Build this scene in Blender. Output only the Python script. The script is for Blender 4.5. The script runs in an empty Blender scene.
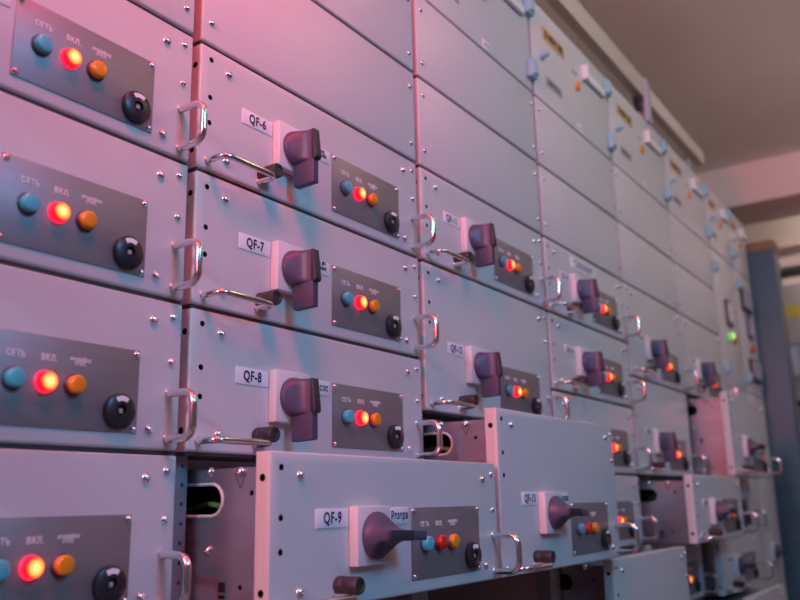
import bpy, bmesh, math, random
from mathutils import Vector, Matrix
random.seed(4)
S = bpy.context.scene
COL = S.collection
ZO = 1.3            # height of the drawer datum above the floor
PW = 0.5918         # column pitch
FW_ = 0.575         # drawer front width
FD = 0.024          # depth of the folded front tray

# ------------------------------------------------------------------ materials
MATS = {}
def mat(name, col, rough=.5, metal=0., emit=None, estr=0., spec=None, bump=None, vary=None, coat=0.):
    m = bpy.data.materials.new(name); m.use_nodes = True
    nt = m.node_tree; b = nt.nodes['Principled BSDF']
    b.inputs['Base Color'].default_value = (*col, 1); b.inputs['Roughness'].default_value = rough
    b.inputs['Metallic'].default_value = metal
    if coat: b.inputs['Coat Weight'].default_value = coat; b.inputs['Coat Roughness'].default_value = .08
    if spec is not None: b.inputs['Specular IOR Level'].default_value = spec
    if emit: b.inputs['Emission Color'].default_value = (*emit, 1); b.inputs['Emission Strength'].default_value = estr
    tc = nt.nodes.new('ShaderNodeTexCoord')
    if bump:
        n = nt.nodes.new('ShaderNodeTexNoise'); n.inputs['Scale'].default_value = bump[0]; n.inputs['Detail'].default_value = 2
        bp = nt.nodes.new('ShaderNodeBump'); bp.inputs['Strength'].default_value = bump[1]; bp.inputs['Distance'].default_value = .001
        nt.links.new(tc.outputs['Object'], n.inputs['Vector']); nt.links.new(n.outputs['Fac'], bp.inputs['Height'])
        nt.links.new(bp.outputs['Normal'], b.inputs['Normal'])
    if vary:
        sc, amt, stretch = vary
        mp = nt.nodes.new('ShaderNodeMapping'); mp.inputs['Scale'].default_value = stretch
        n = nt.nodes.new('ShaderNodeTexNoise'); n.inputs['Scale'].default_value = sc; n.inputs['Detail'].default_value = 4
        r = nt.nodes.new('ShaderNodeValToRGB')
        r.color_ramp.elements[0].position = .3; r.color_ramp.elements[1].position = .7
        r.color_ramp.elements[0].color = (*[c*(1-amt) for c in col], 1); r.color_ramp.elements[1].color = (*[min(1, c*(1+amt)) for c in col], 1)
        nt.links.new(tc.outputs['Object'], mp.inputs['Vector']); nt.links.new(mp.outputs['Vector'], n.inputs['Vector'])
        nt.links.new(n.outputs['Fac'], r.inputs['Fac']); nt.links.new(r.outputs['Color'], b.inputs['Base Color'])
    MATS[name] = m
    return m
mat('light_grey_powder_coat', (.60, .60, .60), .42, bump=(900, .05), vary=(2.5, .03, (1, 1, 1)))
mat('galvanised_steel', (.42, .40, .46), .30, .80, vary=(9, .12, (1, 1, 3)))
mat('post_steel', (.30, .31, .33), .45, .3)
mat('brushed_plate', (.29, .27, .275), .50, .55, spec=.3, vary=(40, .08, (.05, 1, 1.5)))
mat('chrome', (.82, .80, .80), .16, 1.)
mat('screw_steel', (.78, .77, .80), .22, 1.)
mat('pale_plastic', (.66, .65, .66), .4)
mat('dark_grey_plastic', (.072, .064, .122), .42, bump=(1200, .04))
mat('black_plastic', (.018, .018, .022), .35)
mat('brown_black_rubber', (.035, .028, .030), .5)
mat('white_label', (.80, .80, .84), .45)
mat('label_ink', (.02, .02, .045), .6)
mat('pale_engraving', (.78, .74, .78), .5)
mat('teal_cap', (.10, .46, .53), .3, coat=.3)
mat('amber_cap', (.80, .27, .012), .3, coat=.3)
mat('red_cap', (.62, .02, .012), .3, coat=.3)
mat('yellow_plate', (.62, .36, .13), .5)
mat('grey_plate', (.36, .35, .37), .45)
mat('pale_blue_plastic', (.29, .52, .62), .4)
mat('duct_paint', (.66, .58, .50), .5)
mat('strut_paint', (.46, .46, .52), .5)
mat('inside_brown', (.48, .37, .34), .6)
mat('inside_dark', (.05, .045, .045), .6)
mat('ceiling_plaster', (.86, .86, .75), .85, bump=(14, .15), vary=(1.5, .05, (1, 1, 1)))
mat('beam_plaster', (.82, .66, .60), .8, bump=(20, .1))
mat('wall_plaster', (.60, .52, .47), .85, bump=(20, .1))
mat('floor_vinyl', (.16, .15, .15), .4, vary=(3, .2, (1, 1, 1)))
mat('end_cabinet_paint', (.060, .115, .165), .45, bump=(900, .05))
mat('olive_band', (.22, .14, .06), .6)
mat('far_cabinet_paint', (.42, .39, .38), .5)
mat('yellow_stripe', (.55, .45, .07), .5)
mat('cable_black', (.03, .035, .025), .5)
mat('cable_green', (.25, .32, .08), .5)
mat('screen_glass', (.55, .58, .70), .2)
mat('red_mark', (.35, .05, .04), .5)

def lit_lamp(name, core, mid, edge, s0, s1, rad=.0110):
    """a lit pilot lamp: hot in the middle of the lens, saturated towards its rim (fixed to the lens)"""
    m = bpy.data.materials.new(name); m.use_nodes = True; nt = m.node_tree; b = nt.nodes['Principled BSDF']
    b.inputs['Base Color'].default_value = (*[c*.3 for c in edge], 1); b.inputs['Roughness'].default_value = .3
    tc = nt.nodes.new('ShaderNodeTexCoord'); mp = nt.nodes.new('ShaderNodeMapping')
    mp.inputs['Scale'].default_value = (1/rad, 0, 1/rad)
    ln = nt.nodes.new('ShaderNodeVectorMath'); ln.operation = 'LENGTH'
    r = nt.nodes.new('ShaderNodeValToRGB'); e = r.color_ramp.elements
    e[0].position = .25; e[0].color = (*core, 1); e[1].position = .96; e[1].color = (*edge, 1)
    k = e.new(.70); k.color = (*mid, 1)
    mr = nt.nodes.new('ShaderNodeMapRange'); mr.inputs['From Min'].default_value = .9; mr.inputs['From Max'].default_value = .97
    mr.inputs['To Min'].default_value = s0; mr.inputs['To Max'].default_value = s1
    nt.links.new(tc.outputs['Object'], mp.inputs['Vector']); nt.links.new(mp.outputs['Vector'], ln.inputs[0])
    nt.links.new(ln.outputs['Value'], r.inputs['Fac']); nt.links.new(ln.outputs['Value'], mr.inputs['Value'])
    nt.links.new(r.outputs['Color'], b.inputs['Emission Color']); nt.links.new(mr.outputs['Result'], b.inputs['Emission Strength'])
    MATS[name] = m
lit_lamp('red_lamp_lit', (1, .68, .24), (1, .34, .05), (1, .003, .010), 1.5, 2.4)
lit_lamp('green_lamp_lit', (.85, 1, .50), (.62, 1, .30), (.20, .55, .12), 1.2, .8, .017)
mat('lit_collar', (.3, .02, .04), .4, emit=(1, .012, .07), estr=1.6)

# ------------------------------------------------------------------ mesh helpers
def mesh_from(bm, name, m=None, smooth=False):
    me = bpy.data.meshes.new(name); bm.normal_update(); bm.to_mesh(me); bm.free()
    if m: me.materials.append(MATS[m])
    if smooth:
        for p in me.polygons: p.use_smooth = True
        try: me.set_sharp_from_angle(angle=math.radians(smooth if smooth is not True else 40))
        except Exception: pass
    return me
def add_box(bm, a, b, bev=0., seg=2):
    c = [(x+y)/2 for x, y in zip(a, b)]; s = [abs(y-x) for x, y in zip(a, b)]
    g = bmesh.ops.create_cube(bm, size=1, matrix=Matrix.Translation(c) @ Matrix.Diagonal((*s, 1)))
    if bev:
        es = list({e for v in g['verts'] for e in v.link_edges})
        bmesh.ops.bevel(bm, geom=es, offset=bev, segments=seg, profile=.5, affect='EDGES')
def box(name, a, b, m, bev=0.):
    bm = bmesh.new(); add_box(bm, a, b, bev); return mesh_from(bm, name, m, smooth=30 if bev else False)
def boxes(name, lst, m, bev=0.):
    bm = bmesh.new()
    for a, b in lst: add_box(bm, a, b, bev)
    return mesh_from(bm, name, m, smooth=30 if bev else False)
ROTY = Matrix.Rotation(math.radians(90), 4, 'X')        # lathe axis z -> -y (outwards from the fronts)
def add_lathe(bm, prof, n=24, M=Matrix()):
    """prof: list of (r, h); h is measured outwards along -y after M"""
    rings = []
    for r, h in prof:
        if r < 1e-6: rings.append([bm.verts.new(M @ Vector((0, -h, 0)))])
        else: rings.append([bm.verts.new(M @ Vector((r*math.cos(2*math.pi*i/n), -h, r*math.sin(2*math.pi*i/n)))) for i in range(n)])
    for A, B in zip(rings, rings[1:]):
        for i in range(n):
            j = (i+1) % n
            f = [A[i % len(A)], A[j % len(A)], B[j % len(B)], B[i % len(B)]]
            u = []
            for v in f:
                if v not in u: u.append(v)
            if len(u) > 2: bm.faces.new(u)
    if len(rings[0]) > 1: bm.faces.new(rings[0][::-1])
    if len(rings[-1]) > 1: bm.faces.new(rings[-1])
    bmesh.ops.recalc_face_normals(bm, faces=bm.faces)
def lathe(name, prof, m, n=24, smooth=40):
    bm = bmesh.new(); add_lathe(bm, prof, n); return mesh_from(bm, name, m, smooth=smooth)
def arc_path(pts, rad, n=6):
    """round the inner corners of a polyline"""
    out = [Vector(pts[0])]
    for a, b, c in zip(pts, pts[1:], pts[2:]):
        a, b, c = Vector(a), Vector(b), Vector(c)
        d1 = (a-b).normalized(); d2 = (c-b).normalized(); ang = d1.angle(d2); t = rad/math.tan(ang/2)
        cen = b + (d1+d2).normalized()*(rad/math.sin(ang/2))
        p1 = b+d1*t-cen; p2 = b+d2*t-cen
        for k in range(n+1): out.append(cen + p1.slerp(p2, k/n).normalized()*rad)
    out.append(Vector(pts[-1])); return out
def add_tube(bm, path, r, n=12):
    path = [Vector(p) for p in path]; rings = []; up = None
    for i, p in enumerate(path):
        t = (path[min(i+1, len(path)-1)]-path[max(i-1, 0)]).normalized()
        if up is None:
            up = Vector((0, 0, 1)) if abs(t.z) < .9 else Vector((1, 0, 0))
        side = t.cross(up).normalized(); up = side.cross(t).normalized()
        rings.append([bm.verts.new(p + side*r*math.cos(2*math.pi*k/n) + up*r*math.sin(2*math.pi*k/n)) for k in range(n)])
    for A, B in zip(rings, rings[1:]):
        for k in range(n): bm.faces.new((A[k], A[(k+1) % n], B[(k+1) % n], B[k]))
    bm.faces.new(rings[0]); bm.faces.new(rings[-1]); bmesh.ops.recalc_face_normals(bm, faces=bm.faces)
def eval_mesh(o, name, m):
    COL.objects.link(o); bpy.context.view_layer.update(); dg = bpy.context.evaluated_depsgraph_get()
    me = bpy.data.meshes.new_from_object(o.evaluated_get(dg)); me.name = name
    me.materials.clear(); me.materials.append(MATS[m])
    bpy.data.objects.remove(o); return me
TXT = {}
def text(s, size, m, ax='CENTER', squeeze=1., bold=0., depth=.0003):
    """text mesh standing on the front plane (reads in +x, up +z, faces -y)"""
    key = (s, size, m, ax, squeeze)
    if key in TXT: return TXT[key]
    c = bpy.data.curves.new('tag_text', 'FONT'); c.body = s; c.size = size; c.align_x = ax; c.align_y = 'CENTER'
    c.extrude = depth; c.offset = bold; c.resolution_u = 3; c.space_line = .8; c.space_character = 1.12
    me = eval_mesh(bpy.data.objects.new('t', c), 'tag_text', m)
    me.transform(Matrix.Rotation(math.radians(90), 4, 'X') @ Matrix.Diagonal((squeeze, 1, 1, 1))); TXT[key] = me
    return me
def sheet(name, outer, holes, t, m, bev=0.):
    """flat sheet in (a,b) with through holes, thickness t (lies in local XY, extruded in Z)"""
    c = bpy.data.curves.new(name, 'CURVE'); c.dimensions = '2D'; c.fill_mode = 'BOTH'; c.extrude = t/2; c.bevel_depth = bev; c.bevel_resolution = 1
    for poly in [outer]+holes:
        s = c.splines.new('POLY'); s.points.add(len(poly)-1); s.use_cyclic_u = True
        for p, q in zip(s.points, poly): p.co = (q[0], q[1], 0, 1)
    return eval_mesh(bpy.data.objects.new(name, c), name, m)
def circ(x, y, r, n=12): return [(x+r*math.cos(2*math.pi*i/n), y+r*math.sin(2*math.pi*i/n)) for i in range(n)]
def stadium(x0, x1, yc, r, n=10):
    return [(x0+r-r*math.sin(math.pi*i/n), yc+r*math.cos(math.pi*i/n)) for i in range(n+1)] + [(x1-r+r*math.sin(math.pi*i/n), yc-r*math.cos(math.pi*i/n)) for i in range(n+1)]
def boolean_cut(me, cutters, name, m):
    """subtract cutter cylinders [(centre, axis, r, len)] and boxes [(a,b)] from a mesh"""
    bm = bmesh.new()
    for c in cutters:
        if len(c) == 2: add_box(bm, *c)
        else:
            cen, ax, r, L = c
            M = Matrix.Translation(cen) @ {'x': Matrix.Rotation(math.radians(90), 4, 'Y'), 'y': Matrix.Rotation(math.radians(90), 4, 'X'), 'z': Matrix()}[ax]
            bmesh.ops.create_cone(bm, cap_ends=True, segments=14, radius1=r, radius2=r, depth=L, matrix=M)
    cm = bpy.data.meshes.new('cut'); bm.to_mesh(cm); bm.free()
    co = bpy.data.objects.new('cut', cm); COL.objects.link(co)
    o = bpy.data.objects.new(name, me); md = o.modifiers.new('b', 'BOOLEAN'); md.object = co; md.operation = 'DIFFERENCE'; md.solver = 'EXACT'
    r = eval_mesh(o, name, m); bpy.data.objects.remove(co)
    for p in r.polygons: p.use_smooth = False
    return r

# ------------------------------------------------------------------ object helpers
def thing(name, label, cat, loc=(0, 0, 0), group=None):
    o = bpy.data.objects.new(name, None); o.empty_display_size = .05; COL.objects.link(o); o.location = loc
    o['label'] = label; o['category'] = cat
    if group: o['group'] = group
    return o
def tag(o, label, cat, group=None):
    o['label'] = label; o['category'] = cat
    if group: o['group'] = group
    return o
def part(name, me, parent=None, loc=(0, 0, 0), rot=None, label=None):
    o = bpy.data.objects.new(name, me); COL.objects.link(o); o.location = loc
    if rot: o.rotation_euler = rot
    if parent is not None: o.parent = parent
    if label: o['label'] = label
    return o
def struct(name, me, loc=(0, 0, 0)):
    o = part(name, me, None, loc); o['kind'] = 'structure'; return o

# ------------------------------------------------------------------ shared part meshes (drawer local: x = u from left, z = height, front face y = 0, outwards -y)
ME = {}
DOME = [(.0056, 0), (.0056, .0006), (.0052, .0016), (.0042, .0030), (.0026, .0041), (.0012, .0046), (.0008, .0038), (0, .0036)]
ME['screw'] = lathe('screw', [(r*1.22, h*1.22) for r, h in DOME], 'screw_steel', 16, 60)
ME['small_screw'] = lathe('small_screw', [(r*.98, h*.98) for r, h in DOME], 'screw_steel', 14, 60)
ME['plate_screw'] = lathe('plate_screw', [(r*.78, h*.78) for r, h in DOME], 'screw_steel', 12, 60)
def tray(bm, W, z0, z1, D=FD, rb=.0042, rt=.002):
    pr = [(D, z0)] + [(rb-rb*math.sin(t), z0+rb-rb*math.cos(t)) for t in [i*math.pi/12 for i in range(7)]] + [(rt-rt*math.cos(t), z1-rt+rt*math.sin(t)) for t in [i*math.pi/6 for i in range(4)]] + [(D, z1)]
    A = [bm.verts.new((0, y, z)) for y, z in pr]; B = [bm.verts.new((W, y, z)) for y, z in pr]; n = len(pr)
    fa, fb = bm.faces.new(A), bm.faces.new(B[::-1])
    for i in range(n): bm.faces.new((A[i], B[i], B[(i+1) % n], A[(i+1) % n]))
    bmesh.ops.bevel(bm, geom=list(fa.edges)+list(fb.edges), offset=.0016, segments=2, profile=.5, affect='EDGES')
    bmesh.ops.recalc_face_normals(bm, faces=bm.faces)
def front(H, holes):
    bm = bmesh.new(); tray(bm, FW_, .0050, H-.0012)
    me = mesh_from(bm, 'front_panel', 'light_grey_powder_coat')
    cut = [((.0198, 0, H-v), 'y', .0042, .03) for v in (.0205, .081, .121)]
    cut += [((0, .0125, z), 'x', .0048, .024) for z in (H-.033, .033)]
    me = boolean_cut(me, cut, 'front_panel', 'light_grey_powder_coat')
    me.materials.append(MATS['black_plastic'])  # hole walls coloured black to put in the shade inside them
    for p in me.polygons:
        c = p.center; inn = .0022 < c.x < .05 and .0022 < c.y < FD-.0022 and .006 < c.z < H-.003
        if inn: p.material_index = 1
        p.use_smooth = True
    me.set_sharp_from_angle(angle=math.radians(32))
    return me
def body_side(H):
    # sheet in (y, z) with the stadium slot; u thickness
    o = [(FD, .004), (.46, .004), (.46, H-.0175), (FD, H-.0175)]
    return o
for T, H in (('S', .2), ('L', .3)):
    ME['front'+T] = front(H, None)
    m = sheet('side_panel', body_side(H), [stadium(.116, .30, H-.0577, .0185), circ(.063, H-.05, .0035), circ(.080, .035, .0035)], .0015, 'galvanised_steel')
    m.transform(Matrix(((0, 0, 1, 0), (1, 0, 0, 0), (0, 1, 0, 0), (0, 0, 0, 1)))); ME['side'+T] = m
    rim = bmesh.new(); st = stadium(.114, .302, H-.0577, .0205, 10)
    add_tube(rim, [(0, y, z) for y, z in st+st[:1]], .0022, 8); ME['rim'+T] = mesh_from(rim, 'slot_rim', 'pale_plastic', True)
    ME['tray'+T] = boxes('drawer_body', [((.536, FD, .004), (.5385, .46, H-.0175)), ((.036, .458, .004), (.5385, .46, H-.0175)), ((.036, FD, .004), (.5385, .46, .0055)),
                         ((.036, FD, H-.019), (.5385, .46, H-.0175)), ((.005, FD, .006), (.57, FD+.002, H-.006))], 'galvanised_steel')
    ME['breaker'+T] = box('circuit_breaker', (.10, .09, .02), (.47, .40, H-.035), 'inside_dark', .004)
ME['fold'] = box('fold_line', (-.0006, FD, .0362), (.0, .46, .0376), 'inside_dark')
bm = bmesh.new(); add_tube(bm, [(.06, .10, -.005), (.06, .14, .006), (.062, .17, .010), (.063, .22, .0), (.064, .3, .008)], .004, 8); ME['wire'] = mesh_from(bm, 'wire', 'cable_green', True)
bm = bmesh.new(); add_tube(bm, [(0, -.010, .006), (0, .0, -.014), (0, .010, .006)], .0008, 6); ME['arrow'] = mesh_from(bm, 'arrow_mark', 'inside_dark')
ME['sticker'] = boxes('stamp_mark', [((-.0003, -.006, 0), (0, .006, .012)), ((-.0003, -.006, -.008), (0, .006, -.004))], 'black_plastic')
ME['label'] = box('name_tag', (0, -.0012, 0), (.067, 0, .0245), 'white_label', .0004)
ME['label2'] = box('purpose_tag', (0, -.0012, 0), (.054, 0, .0235), 'white_label', .0004)
ME['wide_label'] = box('purpose_tag', (0, -.0012, 0), (.185, 0, .031), 'white_label', .0004)
ME['base'] = box('switch_base', (-.0385, -.0155, -.039), (.0385, 0, .039), 'pale_plastic', .0022)
# rotary handle: round collar that lofts into an upright grip; origin at the spindle on the front plane
bm = bmesh.new(); NR = 32
secs = [(-.0150, .0295, .0295, 0, 2), (-.0165, .0312, .0300, -.0003, 2), (-.0215, .0312, .0296, -.0006, 2.05), (-.0230, .0302, .0290, -.0008, 2.2), (-.0285, .0225, .0276, -.0010, 3.0),
        (-.0350, .0145, .0268, -.0012, 4.5), (-.0415, .0098, .0264, -.0012, 6), (-.0480, .0074, .0262, -.0012, 9), (-.0540, .0067, .0258, -.0010, 12)]
rings = []
for y, a, b, cz, p in secs:
    ring = []
    for i in range(NR):
        t = 2*math.pi*i/NR; c, s = math.cos(t), math.sin(t)
        ring.append(bm.verts.new((a*math.copysign(abs(c)**(2/p), c), y, cz+b*math.copysign(abs(s)**(2/p), s))))
    rings.append(ring)
for A, B in zip(rings, rings[1:]):
    for i in range(NR): bm.faces.new((A[i], A[(i+1) % NR], B[(i+1) % NR], B[i]))
bm.faces.new(rings[0]); bm.faces.new(rings[-1])
# the grip blade, longer than the collar at its lower end
def prism(bm, quad_yz, hw, bev=.0014):
    g0 = len(bm.verts); A = [bm.verts.new((-hw, y, z)) for y, z in quad_yz]; B = [bm.verts.new((hw, y, z)) for y, z in quad_yz]
    n = len(A); fs = [bm.faces.new(A), bm.faces.new(B[::-1])] + [bm.faces.new((A[i], B[i], B[(i+1) % n], A[(i+1) % n])) for i in range(n)]
    if bev: bmesh.ops.bevel(bm, geom=list({e for f in fs for e in f.edges}), offset=bev, segments=2, profile=.5, affect='EDGES')
prism(bm, [(-.030, .0245), (-.0575, .0245), (-.0580, -.0655), (-.0175, -.0670), (-.0175, -.020)], .0067)
bmesh.ops.recalc_face_normals(bm, faces=bm.faces)
ME['handle'] = mesh_from(bm, 'rotary_handle', 'dark_grey_plastic', 35)
mat('grip_black', (.028, .024, .038), .5)
bm = bmesh.new(); prism(bm, [(-.054, .0250), (-.0588, .0248), (-.0640, -.0225), (-.0615, -.0270), (-.054, -.026)], .0070, .0010)
bmesh.ops.recalc_face_normals(bm, faces=bm.faces); ME['insert'] = mesh_from(bm, 'grip_insert', 'grip_black', 30)
ME['plate'] = box('control_plate', (0, -.0016, 0), (.204, 0, .1035), 'brushed_plate', .0004)
CAP = [(.0095, .0010), (.0107, .003), (.0110, .006), (.0110, .0112), (.0102, .0128), (.008, .0134), (0, .0136)]
for n_ in ('teal_cap', 'amber_cap', 'red_cap', 'red_lamp_lit'): ME[n_] = lathe('button', CAP, n_, 28, 50)
ME['bezel'] = lathe('button_ring', [(.0132, .0010), (.0132, .0032), (.0120, .0046), (.0108, .0046)], 'dark_grey_plastic', 24)
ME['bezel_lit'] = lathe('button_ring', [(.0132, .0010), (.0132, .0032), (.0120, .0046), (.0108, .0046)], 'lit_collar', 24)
ME['lock'] = lathe('key_lock', [(.0212, .0012), (.0217, .004), (.0212, .0085), (.0195, .0098), (.0078, .0104), (.0068, .0060), (.0, .0055)], 'black_plastic', 36)
ME['slot'] = box('key_slot', (-.0028, -.0085, -.0030), (.0028, -.004, .0030), 'grey_plate', .0006)
bm = bmesh.new(); A = []; 
for k in range(9):
    t = math.radians(58+64*k/8); A.append([bm.verts.new((r*math.cos(t), y, r*math.sin(t))) for r, y in ((.0120, -.0106), (.0182, -.0102))])
for a, b in zip(A, A[1:]): bm.faces.new((a[0], b[0], b[1], a[1]))
ext = bmesh.ops.extrude_face_region(bm, geom=bm.faces[:]); bmesh.ops.translate(bm, verts=[v for v in ext['geom'] if isinstance(v, bmesh.types.BMVert)], vec=(0, -.0004, 0))
bmesh.ops.recalc_face_normals(bm, faces=bm.faces); ME['scale'] = mesh_from(bm, 'scale_mark', 'white_label')
ME['seam_shade'] = box('seam_shade_strip', (.001, .0045, .0004), (FW_-.001, .022, .0060), 'inside_dark')  # dark strip added in the seam gap to deepen its shade
def pull(p0, p1, proj, rad, name, r=.0042):
    bm = bmesh.new(); p0, p1 = Vector(p0), Vector(p1); o = Vector((0, -proj, 0))
    add_tube(bm, arc_path([p0, p0+o, p1+o, p1], rad, 7), r, 12)
    for p in (p0, p1): add_lathe(bm, [(r+.0008, 0), (r+.0008, .001), (r, .0018)], 12, Matrix.Translation(p))
    return mesh_from(bm, name, 'chrome', 40)
ME['pull'] = pull((0, 0, -.0292), (0, 0, .0292), .0480, .017, 'pull_handle', .0052)
ME['bail'] = pull((-.052, 0, 0), (.055, 0, 0), .037, .014, 'carry_handle', .0048)
ME['knob'] = lathe('locking_knob', [(.0105, 0), (.0115, .002), (.0115, .011), (.0108, .012), (.0108, .0135), (.0115, .0145), (.0115, .034), (.0105, .036), (.0075, .036), (.0070, .0345), (0, .0345)], 'brown_black_rubber', 24)

CAPTIONS = [('СЕТЬ', .0100), ('ВКЛ.', .0100), ('АВАРИЙНО\nОТКЛ.', .0056)]
GROUP = 'withdrawable drawer units of the switchboard'
def drawer(col, row, T, d, tagtext, lit, turned, label, purpose='Ввод\nпитания', wide=False):
    H = .2 if T == 'S' else .3; k = 0. if T == 'S' else .1
    x0, zt = col*PW, row
    t = thing('drawer_unit', label, 'drawer', (x0, -d, ZO+zt-H), GROUP)
    part('front_panel', ME['front'+T], t)
    sp = part('side_panel', ME['side'+T], t, (.0352, 0, 0))
    part('drawer_body', ME['tray'+T], t)
    if d > 0:
        if col < 2: part('slot_rim', ME['rim'+T], sp, (-.0008, 0, 0), label='pale rounded edge of the slot')
        for y, v in ((.138, .021), (.083, .023), (.138, .1215)): part('screw', ME['screw'], sp, (-.0008, y, H-v), (0, 0, math.radians(-90)))
        part('fold_line', ME['fold'], sp)
        part('arrow_mark', ME['arrow'], sp, (-.0008, .083, H-.030)); part('stamp_mark', ME['sticker'], sp, (-.0008, .112, H-.172))
        if col < 2: part('wire', ME['wire'], t, (0, 0, H-.072), label='yellow-green wire inside the slot')
        part('circuit_breaker', ME['breaker'+T], t)
    v1 = .0958 if T == 'S' else .1745
    if d == 0: part('seam_shade_strip', ME['seam_shade'], t, label='dark strip added to shade the seam at the lower edge')
    l = part('name_tag', ME['label'], t, (.0852, 0, H-v1), label='white tag with dark lettering')
    part('tag_text', text(tagtext, .0205, 'label_ink', squeeze=.80, bold=.0005), l, (.0335, -.0013, .0120))
    if wide:
        l = part('purpose_tag', ME['wide_label'], t, (.164, 0, H-.046)); part('tag_text', text('Щит собственных нужд\nпитание цепей №1', .0125, 'label_ink', squeeze=.9), l, (.0925, -.0013, .0185))
    l = part('purpose_tag', ME['label2'], t, (.2430, 0, H-v1+.0003))
    part('tag_text', text(purpose, .0165 if '\n' not in purpose else .0095, 'label_ink', squeeze=.70, bold=.0003), l, (.031, -.0013, .0118 if '\n' not in purpose else .0145))
    vb = .108 if T == 'S' else .189
    part('switch_base', ME['base'], t, (.1925, 0, H-vb))
    h = part('rotary_handle', ME['handle'], t, (.1925, 0, H-vb), (0, math.radians(-88 if turned else 0), 0))
    part('grip_insert', ME['insert'], h, label='black insert on the grip')
    p = part('control_plate', ME['plate'], t, (.304, 0, H-.1765-.0995*(k > 0)))
    for a, b in ((.005, .005), (.199, .005), (.005, .0985), (.199, .0985)): part('plate_screw', ME['plate_screw'], p, (a, -.0016, b))
    for i, (s, z) in enumerate(CAPTIONS): part('button_caption', text(s, z, 'pale_engraving', squeeze=.85, bold=.0002), p, (.0365+.041*i, -.0018, .0785))
    zb = H-.1256-.0995*(k > 0)
    for i, m in enumerate(('teal_cap', 'red_lamp_lit' if lit else 'red_cap', 'amber_cap')):
        nm = ('push_button', 'indicator_lamp', 'push_button')[i]
        b = part(nm, ME[m], t, ((.3385, .3775, .4150)[i], 0, zb), label=('teal push button', 'glowing red lamp' if lit else 'unlit red lamp', 'amber push button')[i])
        part('button_ring', ME['bezel_lit' if m == 'red_lamp_lit' else 'bezel'], b)
    q = part('key_lock', ME['lock'], t, (.4785, 0, H-.1512-.0995*(k > 0)))
    part('key_slot', ME['slot'], q); part('scale_mark', ME['scale'], q, label='white arc at the top of the lock')
    for u, z, n_ in ((.5272, H-.0295, 'screw'), (.5275, .0298, 'screw'), (.5592, H-.0205, 'small_screw'), (.5592, H-.0805, 'small_screw'), (.055, H-.0295, 'screw'), (.055, .030, 'screw')):
        part('screw', ME[n_], t, (u, 0, z))
    part('pull_handle', ME['pull'], t, (.557, 0, .0483))
    part('carry_handle', ME['bail'], t, (.070, 0, .0195))
    part('locking_knob', ME['knob'], t, (.131, 0, .0325))
    return t

# columns: A=-1, B=0, C=1, ...
D = drawer
D(-1, .2, 'S', 0, 'QF-1', True, False, 'topmost pink-lit drawer unit in the leftmost column, cut by the picture edge', 'Щит\n№1')
D(-1, 0., 'S', 0, 'QF-2', True, False, 'second drawer unit from the top in the leftmost column, level with QF-7')
D(-1, -.2, 'S', 0, 'QF-3', True, False, 'third drawer unit from the top in the leftmost column, level with QF-8')
D(-1, -.4, 'S', 0, 'QF-4', True, False, 'lowest drawer unit in the leftmost column, left of the open compartment beside QF-9')
D(0, .2, 'S', 0, 'QF-6', True, False, 'closed drawer unit with white tag QF-6 and handle turned down')
D(0, 0., 'S', 0, 'QF-7', True, False, 'closed drawer unit with white tag QF-7, between QF-6 and QF-8', 'Цех №1\nпитание')
D(0, -.2, 'S', 0, 'QF-8', True, False, 'closed drawer unit with white tag QF-8, above the pulled-out QF-9', 'Насос')
D(0, -.4, 'S', .148, 'QF-9', False, True, 'pulled-out drawer unit with white tags QF-9 and Резерв, handle turned sideways', 'Резерв')
D(1, .2, 'S', 0, 'QF-11', True, False, 'closed drawer unit with white tag QF-11, right of QF-6 and QF-7')
D(1, 0., 'L', 0, 'QF-12', True, False, 'tall closed drawer unit with white tag QF-12, above the pulled-out QF-13')
D(1, -.3, 'L', .147, 'QF-13', False, True, 'tall pulled-out drawer unit with white tag QF-13, right of QF-9', 'Резерв')
D(2, .2, 'S', 0, 'QF-15', True, False, 'closed drawer unit with a wide two-line white tag, top of the fourth column', wide=True)
D(2, 0., 'S', 0, 'QF-16', True, False, 'closed drawer unit in the fourth column, directly under the one with the wide tag')
D(2, -.2, 'S', 0, 'QF-17', True, False, 'drawer unit half hidden behind the top right corner of the pulled-out QF-13')
D(2, -.4, 'S', 0, 'QF-18', True, False, 'drawer unit mostly hidden behind QF-13, red lamp glowing beside its chrome handle')
D(2, -.6, 'L', .12, 'QF-19', False, True, 'plain front pulled-out drawer unit at the bottom right of QF-13', 'Резерв')
D(3, .2, 'L', 0, 'QF-20', True, False, 'tall closed drawer unit in the fifth column, upper of the two above the violet-sided one')
D(3, -.1, 'L', 0, 'QF-21', True, False, 'tall closed drawer unit in the fifth column, directly above the violet-sided pulled-out drawer')
D(3, -.4, 'S', .152, 'QF-22', False, True, 'pulled-out drawer unit with a slotted violet side, in the fifth column', 'Резерв')
D(3, -.6, 'S', 0, 'QF-23', True, False, 'recessed drawer unit with a red lamp, under the violet-sided pulled-out drawer')
D(4, .2, 'L', 0, 'QF-25', True, False, 'farthest closed drawer unit with a lit red lamp, above the pink-sided pulled-out drawer')
D(4, -.1, 'L', .137, 'QF-26', False, True, 'tall pulled-out drawer unit showing a bright pink side, in the sixth column', 'Резерв')
D(4, -.4, 'S', .055, 'QF-27', False, False, 'slightly pulled drawer unit behind the front of the violet-sided drawer, sixth column', 'Резерв')
D(4, -.6, 'S', .060, 'QF-28', False, True, 'slightly pulled drawer unit low in the sixth column, pale edge lit bluish', 'Резерв')
D(4, -.8, 'S', .140, 'QF-29', False, True, 'lowest pulled-out drawer unit in the sixth column, at the bottom edge of the picture', 'Резерв')

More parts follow.
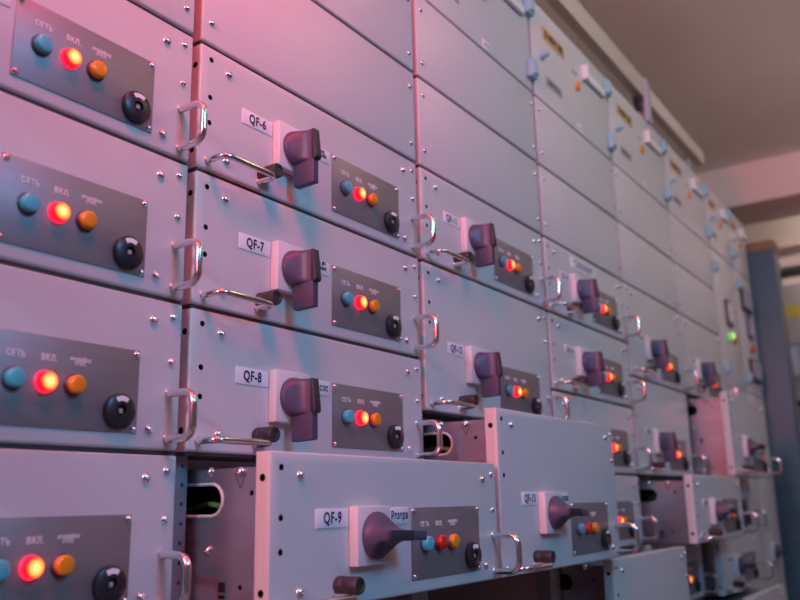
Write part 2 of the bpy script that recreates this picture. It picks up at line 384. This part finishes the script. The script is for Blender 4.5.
# ------------------------------------------------------------------ cabinets
BOT, TOP = -1.2, .90
post = box('post', (-.026, .026, BOT), (.0265, .06, TOP), 'post_steel')
ME['post'] = boolean_cut(post, [((.0178, .026, TOP-.012-.025*i), 'y', .0026, .02) for i in range(int((TOP-BOT)/.025))], 'post', 'post_steel')
bm = bmesh.new(); tray(bm, FW_, .0050, .1988); ME['blank'] = mesh_from(bm, 'blank_panel', 'light_grey_powder_coat', 30)
def cabinet(i, w, label, blanks, shelves, door=True, x0=None):
    x0 = i*PW if x0 is None else x0
    c = thing('switchgear_cabinet', label, 'cabinet', (x0, 0, 0), 'switchgear cabinets standing in one row')
    def P(name, me, loc=(0, 0, 0), parent=None, **k): return part(name, me, parent or c, loc, **k)
    P('post', ME['post'], (0, 0, ZO))
    P('side_wall', box('side_wall', (-.012, .06, ZO+BOT), (-.010, .56, ZO+TOP), 'inside_brown'))
    P('back_wall', box('back_wall', (-.010, .556, ZO+BOT), (w-.012, .56, ZO+TOP), 'inside_brown'))
    P('roof_panel', box('roof_panel', (-.018, 0, ZO+TOP-.002), (w-.018, .56, ZO+TOP+.001), 'light_grey_powder_coat'))
    P('plinth', box('plinth', (-.018, .03, .0), (w-.018, .56, ZO+BOT), 'inside_dark'))
    for z in shelves:
        P('shelf', boxes('shelf', [((-.009, .06, ZO+z-.0016), (w-.013, .55, ZO+z+.0016)), ((.031, .028, ZO+z-.0022), (w-.045, .06, ZO+z+.0022))], 'inside_dark'))  # shelf coloured dark so the seam gaps look shaded
        P('guide_rail', boxes('guide_rail', [((.031, .050, ZO+z-.0160), (w-.045, .053, ZO+z-.0022)), ((.0305, .0535, ZO+z-.0160), (.033, .5, ZO+z-.0022))], 'inside_brown'))
    for z in blanks:
        b = P('blank_panel', ME['blank'], (0, 0, ZO+z))
        part('seam_shade_strip', ME['seam_shade'], b)
        for u in (.0172, .5600):
            for v in (.039, .164): part('screw', ME['small_screw'], b, (u, 0, v))
    if door:
        s = w/PW; W = w-.0168
        bm = bmesh.new(); tray(bm, W, ZO+.6040, ZO+TOP); d = P('door', mesh_from(bm, 'door', 'light_grey_powder_coat', 30))
        part('seam_shade_strip', box('seam_shade_strip', (.001, .0045, ZO+.5990), (W-.001, .022, ZO+.605), 'inside_dark'), d)  # same added dark strip, shading the seam under the door
        dress(d, W, s)
    return c
ME['hinge'] = boxes('hinge', [((-.026, -.016, -.027), (.012, .0, .027)), ((-.020, -.022, -.020), (.006, -.010, .020))], 'pale_blue_plastic', .003)
def dress(d, W, s, z0=0.):
    Z = ZO+z0
    for z in (.855, .664): part('hinge', ME['hinge'], d, (-.020, 0, Z+z), label='pale blue plastic hinge')
    y = part('warning_plate', box('warning_plate', (.075*s, -.0014, Z+.8075), (.225*s, 0, Z+.848), 'yellow_plate', .0003), d, label='yellow plate with black lettering')
    part('plate_text', text('5-004 38', .029*s, 'label_ink', squeeze=1.05, bold=.0016), y, (.151*s, -.0015, Z+.8275))
    k = part('door_lock', lathe('door_lock', [(.013, 0), (.013, .006), (.0095, .008), (.0085, .022), (.006, .024), (0, .024)], 'pale_blue_plastic', 20), d, (.057*s, 0, Z+.744)); 
    g = part('name_plate', box('name_plate', (.08*s, -.0012, Z+.6665), (.188*s, 0, Z+.6945), 'grey_plate', .0003), d, label='grey plate with dark lettering')
    part('plate_text', text('ЩСН-0,4', .018*s, 'label_ink', bold=.0004), g, (.134*s, -.0013, Z+.680))
    b = part('indicator_lamp', lathe('indicator_lamp', [(.0145, 0), (.0145, .004), (.0135, .008), (.010, .0105), (0, .011)], 'amber_cap', 24), d, (.311*s, 0, Z+.757), label='amber lamp')
    part('lamp_tag', box('lamp_tag', (.283*s, -.001, Z+.792), (.318*s, 0, Z+.803), 'grey_plate'), d)
    part('door_handle', boxes('door_handle', [((.360*s, -.020, Z+.801), (.376*s, 0, Z+.848)), ((.376*s, -.013, Z+.806), (.530*s, -.003, Z+.832)), ((.515*s, -.008, Z+.806), (.530*s, 0, Z+.830))], 'white_label', .0015), d, label='white bar handle')
    n = part('number_tag', box('number_tag', (.298*s, -.001, Z+.608), (.336*s, 0, Z+.632), 'white_label', .0003), d)
    part('tag_text', text('380 В', .010, 'label_ink'), n, (.317*s, -.0011, Z+.620))
rowS = [-1.2, -1.0, -.8]
cabinet(-1, PW, 'leftmost pink-lit switchgear cabinet, all its drawers shut', [.2, .4], [.2, 0, -.2, -.4, -.6, -.8, -1.0])
cabinet(0, PW, 'switchgear cabinet holding the drawers QF-6 to QF-9', [.2, .4], [.2, 0, -.2, -.4, -.6])
cabinet(1, PW, 'switchgear cabinet holding the drawers QF-11 to QF-13', [.2, .4], [.2, 0, -.3, -.6])
cabinet(2, PW, 'fourth switchgear cabinet from the left, its top drawer with a wide tag', [.2, .4], [.2, 0, -.2, -.4, -.6, -.9])
cabinet(3, PW, 'fifth switchgear cabinet from the left, with the violet-sided drawer pulled out', [.2, .4], [.2, -.1, -.4, -.6, -.8])
cabinet(4, PW, 'sixth switchgear cabinet from the left, with the pink-sided drawer pulled out', [.2, .4], [.2, -.1, -.4, -.6, -.8, -1.0])
XG, XH, XE = 5*PW, 3.372, 3.725
def tall_cabinet(x0, w, label):
    c = cabinet(0, w, label, [], [], True, x0)
    W = w-.0168; s = w/PW
    for z0, z1 in ((.0022, .5978), (BOT, -.0022)):
        bm = bmesh.new(); tray(bm, W, ZO+z0, ZO+z1); dd = part('door', mesh_from(bm, 'door', 'light_grey_powder_coat', 30), c)
        if z0 > 0:
            for z in (.522, .07): part('hinge', ME['hinge'], dd, (.03, 0, ZO+z))
        else:
            for z in (-.06, -1.1): part('hinge', ME['hinge'], dd, (.03, 0, ZO+z))
        yield dd
gg = list(tall_cabinet(XG, XH-XG, 'narrow tall-door switchgear cabinet with the glowing green lamp'))
hh = list(tall_cabinet(XH, XE-XH, 'last narrow switchgear cabinet of the row, with dark meters on its door'))
part('post', ME['post'], hh[0].parent, (XE-XH, 0, ZO))
def meter(d, u, z, w=.10, h=.115):
    b = part('panel_meter', box('panel_meter', (u-w/2, -.012, ZO+z-h/2), (u+w/2, 0, ZO+z+h/2), 'dark_grey_plastic', .002), d)
    part('meter_face', box('meter_face', (u-w*.36, -.014, ZO+z-h*.36), (u+w*.36, -.0118, ZO+z+h*.36), 'screen_glass'), b, label='pale meter face')
meter(gg[0], .185, .335, .085, .12)
g = part('indicator_lamp', lathe('indicator_lamp', [(.018, 0), (.018, .006), (.016, .018), (.011, .023), (0, .024)], 'green_lamp_lit', 24), gg[0], (.158, 0, ZO+.226), label='glowing green lamp')
part('indicator_lamp', lathe('indicator_lamp', [(.017, 0), (.017, .006), (.015, .016), (0, .019)], 'amber_cap', 24), gg[0], (.245, 0, ZO+.222), label='amber lamp')
def selector(d, u, z):
    for k in range(3):
        part('switch_block', box('switch_block', (u+k*.062-.024, -.018, ZO+z-.055), (u+k*.062+.024, 0, ZO+z+.055), 'black_plastic', .004), d)
        part('switch_face', box('switch_face', (u+k*.062-.018, -.0195, ZO+z-.040), (u+k*.062+.018, -.0175, ZO+z+.047), 'screen_glass'), d)
selector(hh[0], .09, .46); meter(hh[0], .18, .335, .085, .115); selector(hh[0], .12, .118)
part('indicator_lamp', lathe('indicator_lamp', [(.016, 0), (.016, .006), (.013, .016), (0, .019)], 'red_cap', 24), hh[0], (.175, 0, ZO+.222), label='unlit red lamp')
part('name_plate', box('name_plate', (.02, -.0015, ZO-.62), (.10, 0, ZO-.54), 'pale_blue_plastic'), hh[1], label='small pale blue plate')
h = part('rotary_handle', ME['handle'], hh[1], (.12, 0, ZO-.71), (0, math.radians(-90), 0)); part('grip_insert', ME['insert'], h)
part('switch_base', ME['base'], hh[1], (.12, 0, ZO-.71))
for z in (-.49,): part('screw', ME['screw'], hh[1], (.03, 0, ZO+z))

# ------------------------------------------------------------------ duct on top of the row
def dz(z): return ZO+z
bm = bmesh.new()
t = thing('cable_duct', 'long beige cable duct running along the tops of the cabinets', 'duct', (0, .0, dz(1.005)))
part('duct_cover', box('duct_cover', (-1.3, 0, 0), (2.20, .035, .081), 'duct_paint', .002), t)
part('duct_cover', box('duct_cover', (2.225, 0, 0), (3.02, .035, .066), 'duct_paint', .002), t)
for x in (.2, 1.2, 2.21, 2.9): part('support_strut', box('support_strut', (x-.012, .036, -.104), (x+.012, .05, .06), 'strut_paint'), t)
part('support_strut', boxes('support_strut', [((2.170, -.012, -.104), (2.222, -.001, .068)), ((2.190, -.001, -.104), (2.202, .04, -.02))], 'strut_paint', .001), t, label='pale upright strut in front of the joint')
part('duct_bracket', box('duct_bracket', (2.14, .008, -.062), (2.166, .03, -.012), 'black_plastic'), t, label='dark clamp under the joint')

# ------------------------------------------------------------------ end of the row
t = thing('end_column', 'narrow blue-grey end column with a brown top, at the far end of the cabinet row', 'column', (3.80, -.115, 0))
part('column_body', box('column_body', (0, 0, .09), (.13, .60, ZO+.775), 'end_cabinet_paint', .004), t)
part('top_band', box('top_band', (-.004, -.004, ZO+.775), (.134, .604, ZO+.825), 'olive_band', .003), t, label='brown band along the top')
part('plinth', box('plinth', (.01, .01, 0), (.12, .59, .09), 'inside_dark'), t)
bm = bmesh.new(); add_tube(bm, [(0, .013*math.cos(a), .013*math.sin(a)) for a in [2*math.pi*i/16 for i in range(17)]], .0035, 8); add_box(bm, (-.006, -.008, -.024), (.006, .008, -.012))
part('lifting_eye', mesh_from(bm, 'lifting_eye', 'strut_paint', True), t, (.03, .03, ZO+.849))
t = thing('far_cabinet', 'grey cabinet with a yellow stripe, behind the blue-grey one at the right edge', 'cabinet', (4.75, -1.0, 0))
part('cabinet_body', box('cabinet_body', (0, 0, .09), (.5, 1.2, ZO+.79), 'far_cabinet_paint', .004), t)
part('stripe', box('stripe', (-.003, .0, ZO+.585), (0, 1.2, ZO+.66), 'yellow_stripe'), t, label='yellow stripe across the front')
part('plinth', box('plinth', (.01, .01, 0), (.49, 1.19, .09), 'inside_dark'), t)
part('meter_frame', boxes('meter_frame', [((-.014, .94, ZO+.22), (-.001, 1.05, ZO+.24)), ((-.014, .94, ZO+.42), (-.001, 1.05, ZO+.44)), ((-.014, 1.03, ZO+.24), (-.001, 1.05, ZO+.42)), ((-.014, .94, ZO+.24), (-.001, .955, ZO+.42))], 'grey_plate'), t)
part('meter_face', box('meter_face', (-.006, .955, ZO+.24), (-.001, 1.03, ZO+.42), 'screen_glass'), t)
part('indicator_lamp', lathe('indicator_lamp', [(.02, 0), (.02, .012), (.015, .02), (0, .022)], 'red_mark', 20), t, (0, 1.04, ZO+.50), (0, 0, math.radians(-90)), label='dark red lamp')
part('door_latch', box('door_latch', (-.02, .97, ZO+.05), (0, 1.04, ZO+.08), 'black_plastic', .003), t)
t = thing('cable_tray', 'pale cable tray high on the far wall with dark cables', 'tray', (5.25, -1.2, ZO+1.02))
part('tray_rail', boxes('tray_rail', [((0, 0, 0), (.015, 2.4, .10)), ((0, 0, 0), (.28, 2.4, .012)), ((0, 0, -.16), (.015, 2.4, -.07)), ((0, 0, -.16), (.28, 2.4, -.148))], 'wall_plaster', .002), t)
for k, (y, z) in enumerate(((.06, .125), (.11, .13), (.16, .12), (.07, -.055), (.13, -.045), (.2, -.05))):
    bm = bmesh.new(); add_tube(bm, [(y, .0+.2*i, z+.018*math.sin(i*1.7+k)) for i in range(13)], .02, 8); o = mesh_from(bm, 'cable', 'cable_black', True); part('cable', o, t)
    
# ------------------------------------------------------------------ room
struct('floor', box('floor', (-3, -4.5, -.05), (5.9, .75, 0), 'floor_vinyl'))
CZ = ZO+1.345
struct('ceiling', box('ceiling', (-3, -4.5, CZ), (5.9, .75, CZ+.08), 'ceiling_plaster'))
struct('wall_back', box('wall_back', (-3, .66, 0), (5.9, .75, CZ), 'wall_plaster'))
struct('wall_far', box('wall_far', (5.6, -4.5, 0), (5.9, .66, CZ), 'wall_plaster'))
struct('trim_1', box('trim_1', (4.0, -4.5, ZO+1.107), (4.41, .66, CZ), 'beam_plaster', .004))
struct('trim_2', box('trim_2', (5.0, -4.5, ZO+1.10), (5.2, .66, CZ), 'wall_plaster', .004))

# ------------------------------------------------------------------ light
def area(name, loc, target, size, power, col, sy=None):
    l = bpy.data.lights.new(name, 'AREA'); l.shape = 'RECTANGLE'; l.size = size; l.size_y = sy or size; l.energy = power; l.color = col
    o = bpy.data.objects.new(name, l); COL.objects.link(o); o.location = loc
    o.rotation_euler = (Vector(target)-Vector(loc)).to_track_quat('-Z', 'Y').to_euler(); return o
area('red_beacon', (-0.38, -0.5, ZO+0.92), (0.2, 0, ZO+0.1), 0.32, 13.527, (1.000, 0.020, 0.020))
area('left_fill', (-2.9, -0.6, ZO+1.0), (2, 0, ZO+0), 0.3, 36.033, (0.472, 0.832, 1.000))  # fill added from the upper left, colour and strength fitted
area('far_red_light', (-2.9, -0.25, ZO+0.45), (2, 0, ZO+0), 0.3, 49.586, (1.000, 0.000, 0.019))  # red light from the far left, source out of view
area('cool_ceiling_lamp', (-0.2, -2.5, ZO+1.25), (0.5, 0, ZO+-0.3), 0.8, 57.663, (0.100, 0.500, 1.000))
area('warm_ceiling_lamp', (1.4, -1.0, ZO+1.3), (1.8, 0, ZO+0.5), 0.5, 6.8, (1.000, 0.794, 0.389))
area('beam_fill', (2.7, -1.6, ZO+1.12), (4.0, -0.2, ZO+1.16), 0.35, 7.4, (1.000, .70, .66))  # fill added to brighten the beam and ceiling at the far end
area('rear_fill', (4.46, -0.75, ZO+1.05), (5.46, -0.42, ZO+1.24), 0.2, 7, (1, .84, .80))  # fill added beyond the first beam to brighten the unlit far end
w = bpy.data.worlds.new('World'); S.world = w; w.use_nodes = True
bg = w.node_tree.nodes['Background']; bg.inputs['Color'].default_value = (0.220, 0.200, 0.220, 1); bg.inputs['Strength'].default_value = .3

# ------------------------------------------------------------------ camera
f, pitch, roll, yaw = 850.916, .235006846, -.0205890540, .978963167
C = Vector((-.778578277, -.865158044, -.467114691+ZO))
fw = Vector((math.sin(yaw)*math.cos(pitch), math.cos(yaw)*math.cos(pitch), math.sin(pitch)))
r = Vector((math.cos(yaw), -math.sin(yaw), 0)); u = r.cross(fw)
r2 = math.cos(roll)*r + math.sin(roll)*u; u2 = -math.sin(roll)*r + math.cos(roll)*u
cam = bpy.data.cameras.new('Camera'); co = bpy.data.objects.new('Camera', cam); COL.objects.link(co)
co.matrix_world = Matrix(((r2.x, u2.x, -fw.x, C.x), (r2.y, u2.y, -fw.y, C.y), (r2.z, u2.z, -fw.z, C.z), (0, 0, 0, 1)))
cam.sensor_width = 36; cam.lens = f/800*36; cam.clip_start = .02
cam.dof.use_dof = True; cam.dof.focus_distance = 1.30; cam.dof.aperture_fstop = 3.6
S.camera = co
S.view_settings.view_transform = 'Standard'; S.view_settings.look = 'None'; S.view_settings.gamma = 1; S.view_settings.exposure = 0
S.view_settings.use_curve_mapping = False
